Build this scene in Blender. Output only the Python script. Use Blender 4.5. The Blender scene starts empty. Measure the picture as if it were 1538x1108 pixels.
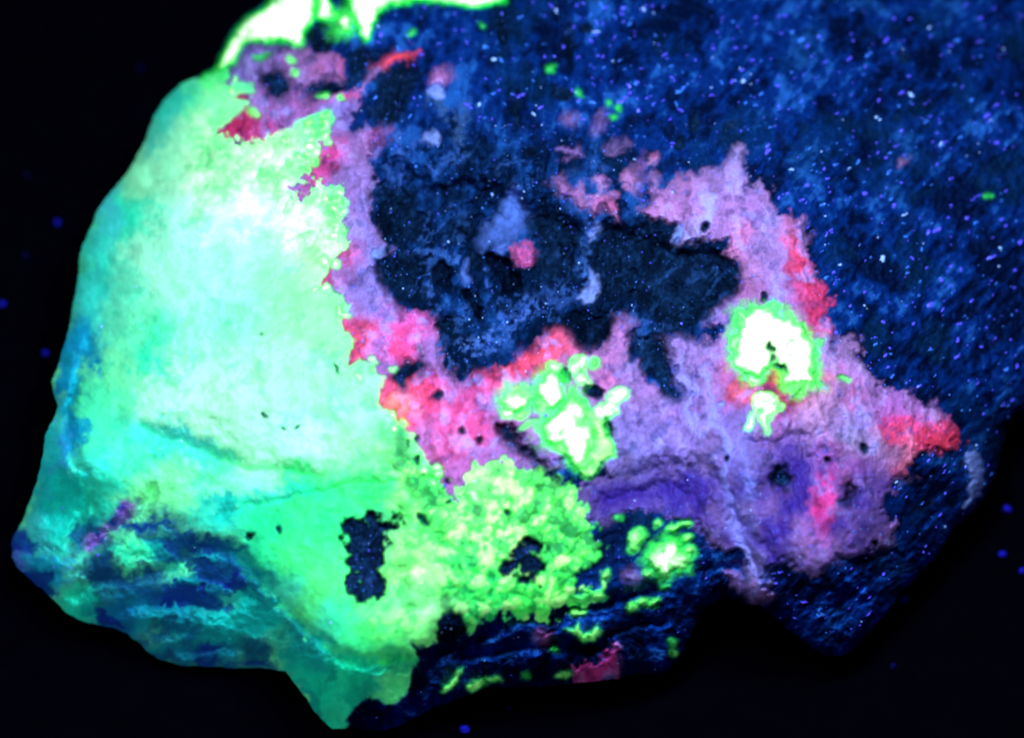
import bpy, math, random
import numpy as np
from mathutils import Vector

# ------------------------------------------------------------------ camera, world, light
S = bpy.context.scene
COL = S.collection
PX = 1e-4                       # one photograph pixel is about 0.1 mm on the stone
D, TILT, H0 = 0.46, math.radians(30), 0.036
cam_d = bpy.data.cameras.new('camera'); cam = bpy.data.objects.new('camera', cam_d); COL.objects.link(cam)
cam.location = (0, -D*math.sin(TILT), H0 + D*math.cos(TILT)); cam.rotation_euler = (TILT, 0, 0)
cam_d.sensor_width = 36; cam_d.lens = 36*D/(1538*PX); cam_d.clip_start = 0.01; cam_d.clip_end = 20
cam_d.dof.use_dof = True; cam_d.dof.focus_distance = D - 0.004; cam_d.dof.aperture_fstop = 9
S.camera = cam
W = bpy.data.worlds.new('World'); S.world = W; W.use_nodes = True
bg = W.node_tree.nodes['Background']; bg.inputs[0].default_value = (0.02, 0.07, 0.40, 1); bg.inputs[1].default_value = 0.2
S.view_settings.view_transform = 'Standard'; S.view_settings.look = 'None'
S.view_settings.exposure = 0; S.view_settings.gamma = 1
S.cycles.max_bounces = 5; S.cycles.filter_width = 2.0
def lamp(name, loc, at, sx, sy, power, colour):
    l = bpy.data.lights.new(name, 'AREA'); l.shape = 'RECTANGLE'; l.size = sx; l.size_y = sy
    l.energy = power; l.color = colour
    o = bpy.data.objects.new(name, l); COL.objects.link(o); o.location = loc
    o.rotation_euler = (Vector(at) - Vector(loc)).to_track_quat('-Z', 'Y').to_euler(); return o
lamp('lamp_tube', (0.014, -0.034, 0.27), (-0.005, 0.0, 0.03), 0.11, 0.035, 1.1, (0.88, 0.93, 1.0))

# ------------------------------------------------------------------ numeric helpers
rng = np.random.default_rng(7); random.seed(7)
TAB = rng.random((8, 512, 512)).astype(np.float32)
def lin(c):
    c = np.asarray(c, float)/255
    return np.where(c <= .04045, c/12.92, ((c+.055)/1.055)**2.4)
def vn(x, y, k=0):
    t = TAB[k % 8]; o = (k*37) % 512
    xi = np.floor(x).astype(int); yi = np.floor(y).astype(int); fx = x-xi; fy = y-yi
    fx = fx*fx*fx*(fx*(fx*6-15)+10); fy = fy*fy*fy*(fy*(fy*6-15)+10)
    a = (xi+o) & 511; b = (xi+o+1) & 511; c = (yi+o) & 511; d = (yi+o+1) & 511
    return (t[c, a]*(1-fx)+t[c, b]*fx)*(1-fy)+(t[d, a]*(1-fx)+t[d, b]*fx)*fy
def fbm(x, y, s, k=0, octs=4, gain=.5):
    r = 0; a = 1; tot = 0
    for i in range(octs):
        q = 2**i/s; ca, sa = math.cos(i*1.1+k), math.sin(i*1.1+k)
        r = r + a*(vn((x*ca+y*sa)*q+11.3*i, (-x*sa+y*ca)*q+7.7*i, k+i)*2-1); tot += a; a *= gain
    return r/tot*1.6
def worley(x, y, s, k=0):
    x = x/s; y = y/s; xi = np.floor(x).astype(int); yi = np.floor(y).astype(int)
    f1 = np.full(x.shape, 9.); f2 = f1.copy(); ida = np.zeros(x.shape); idb = ida.copy(); dx1 = ida.copy(); dy1 = ida.copy()
    for j in (-1, 0, 1):
        for i in (-1, 0, 1):
            a = (xi+i+k*17) & 511; b = (yi+j+k*29) & 511
            dx = xi+i+TAB[1][b, a]-x; dy = yi+j+TAB[2][b, a]-y; d = np.hypot(dx, dy)
            m = d < f1; f2 = np.where(m, f1, np.minimum(f2, d)); f1 = np.where(m, d, f1)
            ida = np.where(m, TAB[3][b, a], ida); idb = np.where(m, TAB[4][b, a], idb)
            dx1 = np.where(m, dx, dx1); dy1 = np.where(m, dy, dy1)
    return f1, f2, ida, idb, dx1, dy1
def sm(a, b, x):
    t = np.clip((x-a)/(b-a), 0, 1); return t*t*(3-2*t)
def rot(x, y, deg, sx=1, sy=1):
    a = math.radians(deg); return (x*math.cos(a)+y*math.sin(a))/sx, (-x*math.sin(a)+y*math.cos(a))/sy

STEP = 1.8
X0, X1, Y0, Y1 = -10, 1692, -176, 1108
gx = np.arange(X0, X1, STEP); gy = np.arange(Y0, Y1, STEP)
GX, GY = np.meshgrid(gx, gy); NY, NX = GX.shape

def poly_sdf(P, x, y):
    P = np.asarray(P, float); d = np.full(x.shape, 1e9); ins = np.zeros(x.shape, bool)
    for i in range(len(P)):
        ax, ay = P[i-1]; bx, by = P[i]; ex, ey = bx-ax, by-ay; L = ex*ex+ey*ey+1e-9
        t = np.clip(((x-ax)*ex+(y-ay)*ey)/L, 0, 1)
        d = np.minimum(d, (x-ax-t*ex)**2+(y-ay-t*ey)**2)
        c = (ay > y) != (by > y)
        if ey != 0: ins ^= c & (x < (y-ay)*ex/ey+ax)
    d = np.sqrt(d); return np.where(ins, -d, d)
WX = fbm(GX, GY, 34, 1)*5+fbm(GX, GY, 9, 2, 3)*2.6
WY = fbm(GX, GY, 34, 3)*5+fbm(GX, GY, 9, 4, 3)*2.6
RAG = fbm(GX, GY, 15, 5, 3, .45)*4.5
def region(P, warp=1., pad=70):
    P = np.asarray(P, float); out = np.full(GX.shape, 1e3)
    i0 = max(int((P[:, 0].min()-pad-X0)/STEP), 0); i1 = min(int((P[:, 0].max()+pad-X0)/STEP)+1, NX)
    j0 = max(int((P[:, 1].min()-pad-Y0)/STEP), 0); j1 = min(int((P[:, 1].max()+pad-Y0)/STEP)+1, NY)
    s = (slice(j0, j1), slice(i0, i1))
    d = poly_sdf(P, GX[s]+WX[s]*warp, GY[s]+WY[s]*warp); size = min(P[:, 0].max()-P[:, 0].min(), P[:, 1].max()-P[:, 1].min())
    out[s] = d+RAG[s]*warp*min(1., size/70); return out
def ell(cx, cy, rx, ry, a=0, n=10):
    a = math.radians(a); r = [.88+.24*random.random() for _ in range(n)]
    return [(cx+rx*r[i]*math.cos(6.2832*i/n)*math.cos(a)-ry*r[i]*math.sin(6.2832*i/n)*math.sin(a),
             cy+rx*r[i]*math.cos(6.2832*i/n)*math.sin(a)+ry*r[i]*math.sin(6.2832*i/n)*math.cos(a)) for i in range(n)]
def line_d(P, warp=1.):
    d = np.full(GX.shape, 1e9); x = GX+WX*warp; y = GY+WY*warp
    for (ax, ay), (bx, by) in zip(P[:-1], P[1:]):
        ex, ey = bx-ax, by-ay; t = np.clip(((x-ax)*ex+(y-ay)*ey)/(ex*ex+ey*ey), 0, 1)
        d = np.minimum(d, (x-ax-t*ex)**2+(y-ay-t*ey)**2)
    return np.sqrt(d)
def splats(base, pts, warp=1.5, k=1.25):
    x = GX+WX*warp; y = GY+WY*warp
    w = np.full(GX.shape, .06); acc = w[..., None]*lin(base)
    for px, py, r, c in pts:
        rx, ry, a = r if isinstance(r, tuple) else (r, r, 0)
        u, v = rot(x-px, y-py, a, rx, ry); q = np.exp(-(u*u+v*v)*k)
        w += q; acc += q[..., None]*lin(c)
    return acc/w[..., None]

# ------------------------------------------------------------------ outline of the stone
OUT = [(405,-2),(440,-22),(500,-34),(560,-26),(640,-12),(700,-14),(760,-34),(850,-90),(1000,-150),(1300,-170),(1560,-130),(1660,80),
 (1684,350),(1630,520),(1560,600),(1530,625),(1510,645),(1500,688),(1496,711),(1484,737),(1476,751),(1453,775),(1430,797),(1410,827),(1385,855),
 (1351,892),(1336,915),(1305,947),(1277,975),(1262,984),(1242,984),(1222,975),(1194,952),(1168,930),(1143,907),(1117,905),(1085,897),(1062,908),
 (1047,935),(1036,957),(1020,984),(1004,1003),(985,1011),(955,1011),(928,1019),(895,1022),(855,1027),(814,1030),(776,1029),(732,1033),(700,1044),
 (651,1060),(624,1076),(597,1090),(564,1096),(532,1092),(499,1092),(483,1079),(461,1052),(442,1025),(431,1008),(396,1003),(374,1003),(311,999),
 (271,998),(238,989),(222,976),(206,960),(190,949),(152,938),(122,931),(100,919),(79,897),(49,873),(24,849),(18,835),(19,808),(35,778),(49,743),
 (60,702),(68,656),(79,629),(87,610),(80,589),(76,573),(89,543),(100,506),(106,476),(116,432),(119,386),(133,349),(146,316),(162,297),(180,275),
 (200,244),(217,211),(230,176),(249,146),(271,127),(298,114),(320,100),(333,73),(349,43),(366,24),(390,11)]
SD = poly_sdf(OUT, GX+WX*.35, GY+WY*.35)

# ------------------------------------------------------------------ broad height (photo pixels above the table)
HP = [(405,0,400),(500,-30,420),(640,-10,440),(760,-30,430),(1000,-150,400),(1300,-170,360),(1560,-120,300),(1680,350,200),(1560,600,180),
 (1510,645,170),(1496,711,165),(1476,751,160),(1453,775,160),(1410,827,150),(1351,892,140),(1305,947,130),(1262,984,110),(1222,975,130),(1168,930,200),(1117,905,250),
 (1085,897,230),(1047,935,200),(1004,1003,120),(928,1019,110),(814,1030,120),(732,1033,130),(651,1060,110),(564,1096,60),(499,1092,60),(442,1025,80),
 (374,1003,60),(271,998,50),(206,960,70),(122,931,90),(49,873,130),(18,835,140),(35,778,150),(60,702,170),(87,610,180),(76,573,180),(106,476,190),(119,386,200),
 (146,316,210),(200,244,230),(249,146,250),(320,100,300),(366,24,350),
 (150,430,290),(190,400,350),(225,330,385),(290,330,430),(400,300,450),(300,430,440),(220,480,390),(180,560,360),(150,640,330),(120,700,270),(110,760,235),(60,800,180),(90,850,190),
 (400,200,430),(300,200,380),(440,100,430),(520,50,440),(480,400,455),(400,500,460),(540,480,470),(600,620,465),(520,700,435),(420,740,385),(300,740,345),(220,730,335),(190,770,300),(160,830,235),
 (300,800,320),(390,850,315),(440,900,320),(490,965,318),(540,990,315),(620,968,330),(250,830,255),(330,850,255),(200,890,190),(300,900,190),(400,930,200),(340,970,110),(460,1000,210),(540,1040,190),(600,1020,220),
 (560,870,370),(650,800,420),(640,920,360),(700,930,350),(760,925,345),(850,905,335),(700,990,215),(800,985,215),(900,960,240),(950,900,310),(980,960,190),(1040,880,290),
 (800,700,440),(780,830,400),(860,830,385),(960,820,365),(1000,760,375),(950,700,410),(930,640,440),(850,620,465),
 (650,300,455),(600,200,450),(700,150,455),(700,420,440),(800,330,450),(880,420,435),(980,430,435),(1080,430,440),(900,200,455),(1000,100,450),(1200,100,430),(1400,100,390),(1520,150,360),(1500,400,320),
 (1350,300,400),(1350,450,385),(1400,560,335),(1480,600,260),(1100,300,462),(1200,400,450),(1240,480,430),(1150,560,460),(1050,620,440),(1250,600,425),(1350,620,375),(1420,650,315),(1440,720,235),(1380,750,260),
 (1120,700,425),(1200,700,410),(1290,700,385),(1200,800,395),(1290,800,350),(1230,850,360),(1330,790,310),(1300,860,260),(1260,920,210),(1150,860,340),(1100,840,320),(1340,860,200)]
HP = np.array(HP, float)
def tps(P, x, y):
    n = len(P); a = P[:, :2]/1000; r = np.hypot(a[:, None, 0]-a[None, :, 0], a[:, None, 1]-a[None, :, 1])
    K = np.where(r > 0, r*r*np.log(r+1e-12), 0)+np.eye(n)*2e-4
    Q = np.c_[np.ones(n), a]; M = np.block([[K, Q], [Q.T, np.zeros((3, 3))]])
    w = np.linalg.solve(M, np.r_[P[:, 2], 0, 0, 0]); x = x/1000; y = y/1000
    z = w[n]+w[n+1]*x+w[n+2]*y
    for i in range(n):
        r2 = (x-a[i, 0])**2+(y-a[i, 1])**2+1e-14; z = z+w[i]*.5*r2*np.log(r2)
    return z
for q in HP:
    if q[0] < 150 and q[1] < 720: q[2] += 85
    if 190 < q[0] < 330 and q[1] < 250 and q[2] < 360: q[2] += 55
H = tps(HP, GX, GY)

# ------------------------------------------------------------------ mineral regions
MATRIX, GREEN, PINK, BLACK, PALE = range(5)
cls = np.full(GX.shape, MATRIX, np.int8)
G1 = [(298,114),(318,104),(345,98),(342,112),(330,124),(345,128),(362,120),(385,124),(384,138),(365,146),(345,146),(370,152),(362,166),(345,178),(325,201),(345,204),(372,222),(395,212),
 (412,207),(440,190),(450,180),(470,173),(485,175),(497,180),(497,195),(483,202),(485,215),(480,228),(465,235),(462,245),(455,250),(457,262),(450,275),(440,280),(432,283),(440,291),(450,302),(460,292),
 (461,286),(472,272),(488,275),(513,289),(518,305),(513,324),(507,343),(518,360),(518,373),(505,389),(494,400),(482,416),(480,430),(488,438),(502,443),(521,457),(526,460),(515,476),(518,495),(526,508),(528,530),(526,544),
 (542,538),(553,541),(564,546),(575,565),(570,594),(575,616),(586,619),(597,629),(613,646),(624,662),(637,686),(651,694),(660,708),(664,735),(678,749),(692,743),(694,730),(708,716),(713,705),(738,694),(762,690),(790,700),(822,705),(850,725),(868,743),
 (876,780),(895,797),(901,821),(901,840),(884,846),(868,854),(860,870),(852,884),(880,890),(909,884),(906,897),(868,908),(814,924),(760,926),(721,927),(710,943),(700,946),(692,930),(678,916),(662,926),(656,940),(656,962),(648,968),(624,968),
 (632,992),(618,1003),(616,1033),(597,1052),(575,1054),(560,1046),(532,1057),(526,1079),(515,1100),(440,1110),(340,1040),(100,1000),(-20,880),(-20,700),(60,440),(100,300),(200,150),(260,110)]
G0 = [(405,-10),(473,-20),(473,20),(470,32),(458,50),(455,64),(440,68),(420,66),(405,68),(385,62),(372,65),(362,80),(350,98),(330,106),(300,118),(300,90),(333,40),(380,-5)]
G0B = [(517,-20),(525,16),(533,35),(538,51),(544,62),(552,64),(560,46),(565,24),(582,8),(620,3),(660,6),(690,12),(710,14),(735,8),(758,2),(758,-30),(640,-40)]
P1 = [(355,75),(400,70),(455,66),(475,82),(500,84),(515,92),(522,110),(510,122),(480,118),(455,132),(475,142),(495,135),(520,132),(540,125),(552,110),(560,90),(585,80),(628,72),(618,90),(590,98),(565,110),(550,130),
 (535,165),(522,190),(512,205),(520,208),(535,195),(550,185),(565,195),(585,193),(578,205),(565,215),(560,235),(562,260),(562,290),(565,310),(570,340),(575,365),(590,375),(578,385),(567,395),(568,415),(572,435),(585,443),(595,455),(605,463),(632,462),
 (640,470),(652,480),(655,500),(665,525),(660,545),(672,550),(690,580),(715,570),(735,560),(748,548),(765,548),(785,530),(805,518),(820,505),(832,498),(850,492),(858,505),(863,518),(880,527),(900,600),(860,690),(800,720),(700,760),(664,760),(600,700),(560,640),
 (520,560),(490,480),(450,420),(470,340),(440,300),(420,280),(400,220),(320,215),(310,190),(330,120)]
P3 = [(870,530),(900,520),(915,505),(923,480),(933,477),(950,485),(947,510),(940,529),(961,542),(969,556),(974,567),(990,585),(1020,606),(1026,596),(1020,575),(1012,545),(998,520),(1001,507),(1017,501),(1039,512),(1072,510),(1085,499),(1058,485),(1077,463),
 (1099,449),(1112,425),(1110,395),(1101,387),(1080,384),(1091,371),(1088,357),(1064,360),(1047,363),(1020,368),(1009,354),(1020,336),(998,330),(977,325),(961,317),(985,292),(1004,273),(1015,265),(1053,262),(1061,251),(1066,254),(1082,254),(1085,241),
 (1096,224),(1110,211),(1122,212),(1120,249),(1126,273),(1150,268),(1154,280),(1157,301),(1171,321),(1194,321),(1211,341),(1214,375),(1231,392),(1240,418),(1245,452),(1248,487),(1254,518),(1259,506),(1277,504),(1291,521),(1299,546),(1319,567),
 (1334,583),(1356,586),(1373,594),(1388,608),(1410,607),(1425,625),(1436,648),(1445,662),(1436,677),(1416,680),(1390,675),(1373,682),(1368,700),(1356,717),(1342,734),(1334,748),(1325,756),(1336,776),(1342,793),(1339,816),(1319,828),(1282,835),(1259,838),
 (1251,853),(1234,862),(1214,864),(1191,853),(1177,841),(1151,853),(1150,870),(1165,895),(1151,904),(1126,890),(1100,878),(1090,862),(1120,846),(1107,829),(1082,827),(1061,808),(1044,786),(1004,772),(966,767),(933,772),(901,778),(876,778),(872,745),(880,722),(915,715),(860,640),(850,560)]
g_list = [(G1,1.), (G0,.6), (G0B,.6), ([(473,-20),(490,-20),(500,15),(512,25),(495,31),(473,28)],.6)]
hot_list = [  # bright green grains and clusters lying on other minerals: polygon, strength of glow
 ([(833,623),(848,600),(863,583),(876,602),(885,618),(906,623),(912,648),(925,661),(922,688),(906,699),(893,720),(876,718),(855,694),(828,678),(811,653),(809,640)],.3),([(809,640),(835,622),(850,598),(863,590),(872,610),(876,640),(888,670),(890,692),(872,700),(852,682),(842,664),(826,668),(812,652)],.95),
 (ell(831,554,14,9,-5),.35),(ell(826,588,20,25,15),.75),(ell(776,602,19,13,-10),.7),(ell(868,550,15,18),.4),(ell(893,544,10,10),.3),(ell(876,572,14,9,20),.35),(ell(928,596,21,12,-32),.45),(ell(910,616,22,14,-15),.45),
 (ell(785,624,15,7,-30),.3),(ell(792,640,16,5,-40),.15),(ell(762,622,13,9),.4),(ell(812,610,9,12),.3),
 ([(1106,478),(1128,465),(1157,462),(1185,473),(1205,493),(1222,516),(1224,543),(1216,566),(1219,577),(1194,584),(1177,571),(1180,562),(1168,556),(1158,550),(1150,556),(1140,566),(1120,562),(1106,551),(1103,520)],1.5),
 (ell(1128,572,12,7),.45),([(1126,591),(1143,588),(1171,597),(1174,611),(1160,623),(1155,651),(1147,650),(1137,623),(1131,645),(1118,645),(1120,623),(1127,614)],.5),(ell(1265,572,13,6,10),.0),
 (ell(955,808,14,21,20),.25),(ell(985,785,7,6),.3),(ell(1012,791,14,7,-20),.2),(ell(1031,786,10,5,-10),.1),([(975,840),(985,825),(998,812),(1015,812),(1025,830),(1036,838),(1030,852),(1010,850),(1000,860),(985,858)],.6),
 (ell(1034,808,7,6),.2),(ell(1036,827,7,7),.3),(ell(974,859,7,6),.1),(ell(909,866,6,9,10),.12),(ell(898,892,12,6,-25),.15),(ell(871,920,13,7,-10),.25),([(846,946),(860,944),(870,936),(878,950),(890,948),(898,938),(905,950),(892,962),(876,964),(862,952)],.25),
 (ell(952,913,11,8),.2),(ell(966,902,9,7),.3),(ell(982,903,11,5,-20),.05),(ell(996,881,9,5,-10),-.05),(ell(1012,965,9,8),-.05),(ell(1011,978,8,8),.0),(ell(833,973,8,5),-.05),(ell(790,1012,10,8),-.05),(ell(844,1016,13,9),.0),(ell(931,778,10,5),-.1),
 ([(655,1042),(662,1028),(680,1012),(696,1004),(690,1018),(676,1036),(664,1044)],.2),(ell(716,1027,21,9,-8),.1),(ell(743,1021,13,6,-8),.15),
 (ell(514,35,13,13),.6),(ell(439,88,6,6),.15),(ell(447,108,6,6),.15),(ell(510,146,6,6),.2),(ell(487,142,9,5),.05),(ell(396,88,12,6,-15),-.05),(ell(489,188,8,12),.4),(ell(466,188,9,8),.2),(ell(380,170,11,5,35),.1),
 (ell(616,50,6,5),-.1),(ell(724,38,5,4),-.1),(ell(826,102,8,5,-40),-.12),(ell(871,138,7,4,50),-.12),(ell(914,157,5,5),-.12),(ell(929,163,6,4,-40),-.1),(ell(921,178,6,5,-30),-.1),(ell(1483,294,8,5),-.12)]
p_list = [(P1,1.2),(P3,1.2),([(765,375),(775,362),(792,360),(803,372),(808,388),(800,400),(785,398),(770,395)],.6),
 ([(833,275),(850,270),(862,285),(875,280),(885,295),(900,288),(915,285),(930,290),(925,310),(925,327),(915,318),(905,308),(895,325),(888,310),(870,312),(858,300),(845,290)],1.2),
 ([(930,262),(945,254),(955,258),(962,275),(955,288),(940,284)],.8),([(975,230),(985,225),(990,240),(980,252),(960,252),(972,243)],1.),([(978,256),(990,262),(993,285),(982,290),(975,270)],1.2),(ell(926,228,12,7,-50),1.5),(ell(900,272,14,6,10),1.5),(ell(857,178,10,7),1.),(ell(900,185,5,17,15),1.),
 (ell(658,115,17,13),1.),(ell(950,868,12,9),1.),(ell(816,955,15,13),1.),([(852,1030),(866,1000),(900,988),(924,974),(932,1020),(895,1030)],1.3),([(805,845),(820,840),(835,850),(838,868),(825,885),(812,875)],1.),
 (ell(1356,243,8,4),1.),(ell(855,232,20,8,20),1.5)]
purple_streak = [(128,818),(160,780),(190,752),(207,755),(192,777),(165,800),(140,828)]
b_list = [ # dark grains, and pits with their shade painted in: polygon, depth of the hollow
 (ell(485,55,21,26,10),6),(ell(417,130,27,26),9),([(516,76),(540,68),(560,75),(592,71),(575,82),(555,95),(550,118),(530,122),(515,130),(480,141),(460,138),(470,123),(500,119),(524,112)],-8),
 ([(570,112),(590,100),(612,100),(626,115),(622,150),(602,187),(580,192),(563,182),(555,165),(560,138)],-4),
 ([(562,288),(575,277),(600,278),(620,292),(626,308),(648,325),(640,345),(620,360),(600,370),(580,370),(572,350),(566,318)],-6),(ell(690,342,27,17,-20),-8),
 ([(570,395),(585,383),(605,378),(625,385),(640,400),(638,425),(648,440),(640,460),(620,462),(605,461),(588,446),(572,430)],-6),
 (ell(664,415,19,21,-20),-12),([(730,380),(745,376),(765,390),(783,413),(786,432),(776,446),(757,442),(745,425),(735,400)],-22),([(694,434),(705,430),(716,450),(728,476),(720,482),(704,466)],-15),([(706,374),(728,378),(734,392),(722,396),(708,386)],-8),(ell(672,490,21,17,10),-8),(ell(712,395,10,14),-8),(ell(700,410,6,16,10),-9),(ell(756,462,18,7,15),-8),
 ([(790,325),(815,312),(850,318),(870,335),(880,350),(870,380),(878,405),(862,425),(835,428),(812,415),(802,395),(808,380),(800,352)],-4),
 ([(905,338),(935,340),(960,328),(1000,336),(1013,355),(1012,370),(1050,367),(1085,374),(1098,390),(1110,402),(1108,430),(1096,448),(1073,463),(1055,484),(1036,498),(1002,505),(982,490),(972,465),(950,452),(925,460),(905,455),(905,425),(895,405),(885,380),(893,358)],-5),
 ([(833,478),(850,470),(868,463),(890,470),(912,466),(923,482),(912,508),(890,520),(874,530),(862,516),(850,492)],-14),
 ([(950,490),(961,500),(977,504),(990,501),(998,520),(1009,545),(1021,599),(1012,604),(993,594),(988,572),(969,556),(961,542),(942,529),(947,510)],-12),
 ([(585,572),(590,555),(605,545),(625,530),(634,545),(636,566),(617,580),(605,588),(592,582)],5),
 ([(649,596),(658,586),(667,596),(659,605)],3),(ell(695,646,6,6),2),(ell(719,658,6,7),2),(ell(672,722,4,4),0),
 ([(512,800),(530,790),(545,782),(550,770),(565,765),(575,775),(598,778),(602,790),(595,805),(580,815),(575,830),(578,850),(575,880),(560,900),(545,903),(533,895),(528,870),(515,850),(522,840),(525,825),(518,815)],-9),
 ([(750,858),(765,840),(775,825),(790,812),(805,815),(812,830),(815,848),(805,866),(790,872),(775,862),(760,868)],-10),
 ([(656,937),(665,922),(680,916),(695,930),(700,946),(690,960),(670,965),(657,958)],3),
 (ell(1172,715,19,21),-9),(ell(1272,742,9,20,15),-9),(ell(1241,690,5,5),-4),(ell(1298,672,5,9),-5),(ell(1090,690,4,5),-6),(ell(1148,445,6,10),-3),(ell(1056,340,5,8),-3),(ell(1314,815,6,6),-3),
 ([(740,628),(762,645),(790,668),(815,690),(842,712),(852,728),(835,722),(805,702),(775,680),(752,655)],-14),(ell(850,566,10,13),-6),(ell(893,588,17,10,10),-6),(ell(912,645,9,16),-6),(ell(1155,524,8,10),-8),(ell(1168,548,11,5,25),-6),
 (ell(852,68,6,33),-8),(ell(777,165,5,38,3),-7),(ell(754,48,8,26,-10),-6),(ell(792,228,14,7),-6),(ell(1044,185,9,17,15),-7),(ell(846,140,17,12),-5),(ell(880,44,12,10),-4),(ell(1098,186,10,7),-5),(ell(1360,86,10,10),-4),(ell(1020,214,10,14,20),-5),
 ([(382,798),(378,806),(372,812),(365,805),(368,797)],-6),(ell(419,793,6,7),3),(ell(397,625,9,4,40),-4),(ell(426,643,5,3,20),-3),(ell(446,642,6,3,-35),-3),(ell(506,555,9,3,55),-3),(ell(625,660,4,5),-3),(ell(612,664,3,6),-3),(ell(628,690,5,8),-4),(ell(675,754,6,4),-3),(ell(762,770,6,6),-5),(ell(634,780,6,14,-40),-3),(ell(392,502,4,3),-2)]
f_list = [([(868,448),(876,436),(885,430),(890,408),(898,412),(903,430),(900,442),(890,455),(876,454)],5),([(886,350),(895,332),(902,335),(900,352),(890,360)],4),
 ([(752,318),(760,290),(772,276),(782,283),(780,300),(795,316),(790,350),(770,360),(745,362),(728,372),(720,360),(735,335)],3),([(762,375),(752,380),(742,372),(750,362),(768,362)],4),
 ([(1447,682),(1460,673),(1472,690),(1477,720),(1471,750),(1456,773),(1445,768),(1452,745),(1460,722),(1452,705),(1446,695)],9),
 (ell(646,208,14,10,20),5),(ell(652,137,14,9),3),([(696,395),(705,388),(702,412),(708,425),(698,425),(692,410)],4),(ell(570,382,12,7,-30),6),(ell(1082,604,5,4),3),(ell(1020,350,7,18,25),5)]

fine = fbm(GX, GY, 7, 5, 3); mid = fbm(GX, GY, 26, 6, 4); big = fbm(GX, GY, 110, 0, 4)
ru, rv = rot(GX, GY, -48)
f1, f2, ia, ib, dx, dy = worley(GX+WX, GY+WY, 17, 1)
e1, e2, ja, jb, ex, ey = worley(ru/1.7+WX*.6, rv+WY*.6, 9, 3)
streak = fbm(ru/2.6, rv, 9, 2, 4); streakv = fbm(GX, GY/3.2, 10, 4, 4)
right = sm(880, 1180, GX)
flow = streakv*(1-right)+streak*right

# colour of each mineral, sRGB as it answers the lamp, in places with shade painted in
def mixc(a, b, t): return a+(b-a)*t[..., None]
L = lambda *c: lin(c)
t = np.clip(.38+.34*fbm(GX, GY, 62, 5, 2)+.26*flow+.30*mid+.20*fbm(GX, GY, 13, 3, 3)+.12*fine+.34*(ja-.5)*sm(1.1, .2, e1), 0, 1.2)
host = mixc(np.broadcast_to(L(2,14,48), GX.shape+(3,)), L(6,42,118), sm(0, .6, t)); host = mixc(host, L(38,92,180), sm(.6, 1.05, t))
host = mixc(host, L(8,44,80), .45*sm(.05, .6, fbm(GX, GY, 60, 7, 3)))
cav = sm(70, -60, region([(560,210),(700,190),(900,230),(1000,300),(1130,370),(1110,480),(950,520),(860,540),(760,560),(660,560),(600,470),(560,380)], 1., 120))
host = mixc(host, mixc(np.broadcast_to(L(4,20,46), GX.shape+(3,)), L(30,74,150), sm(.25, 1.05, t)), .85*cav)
host = host*np.array([.5, .82, .88])*(1+2.2*sm(10, -30, region([(1130,860),(1250,868),(1345,830),(1480,780),(1480,1040),(1120,1000)], 1)))[..., None]  # lower right facet lightened in colour to make up for weak lamp light

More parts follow.
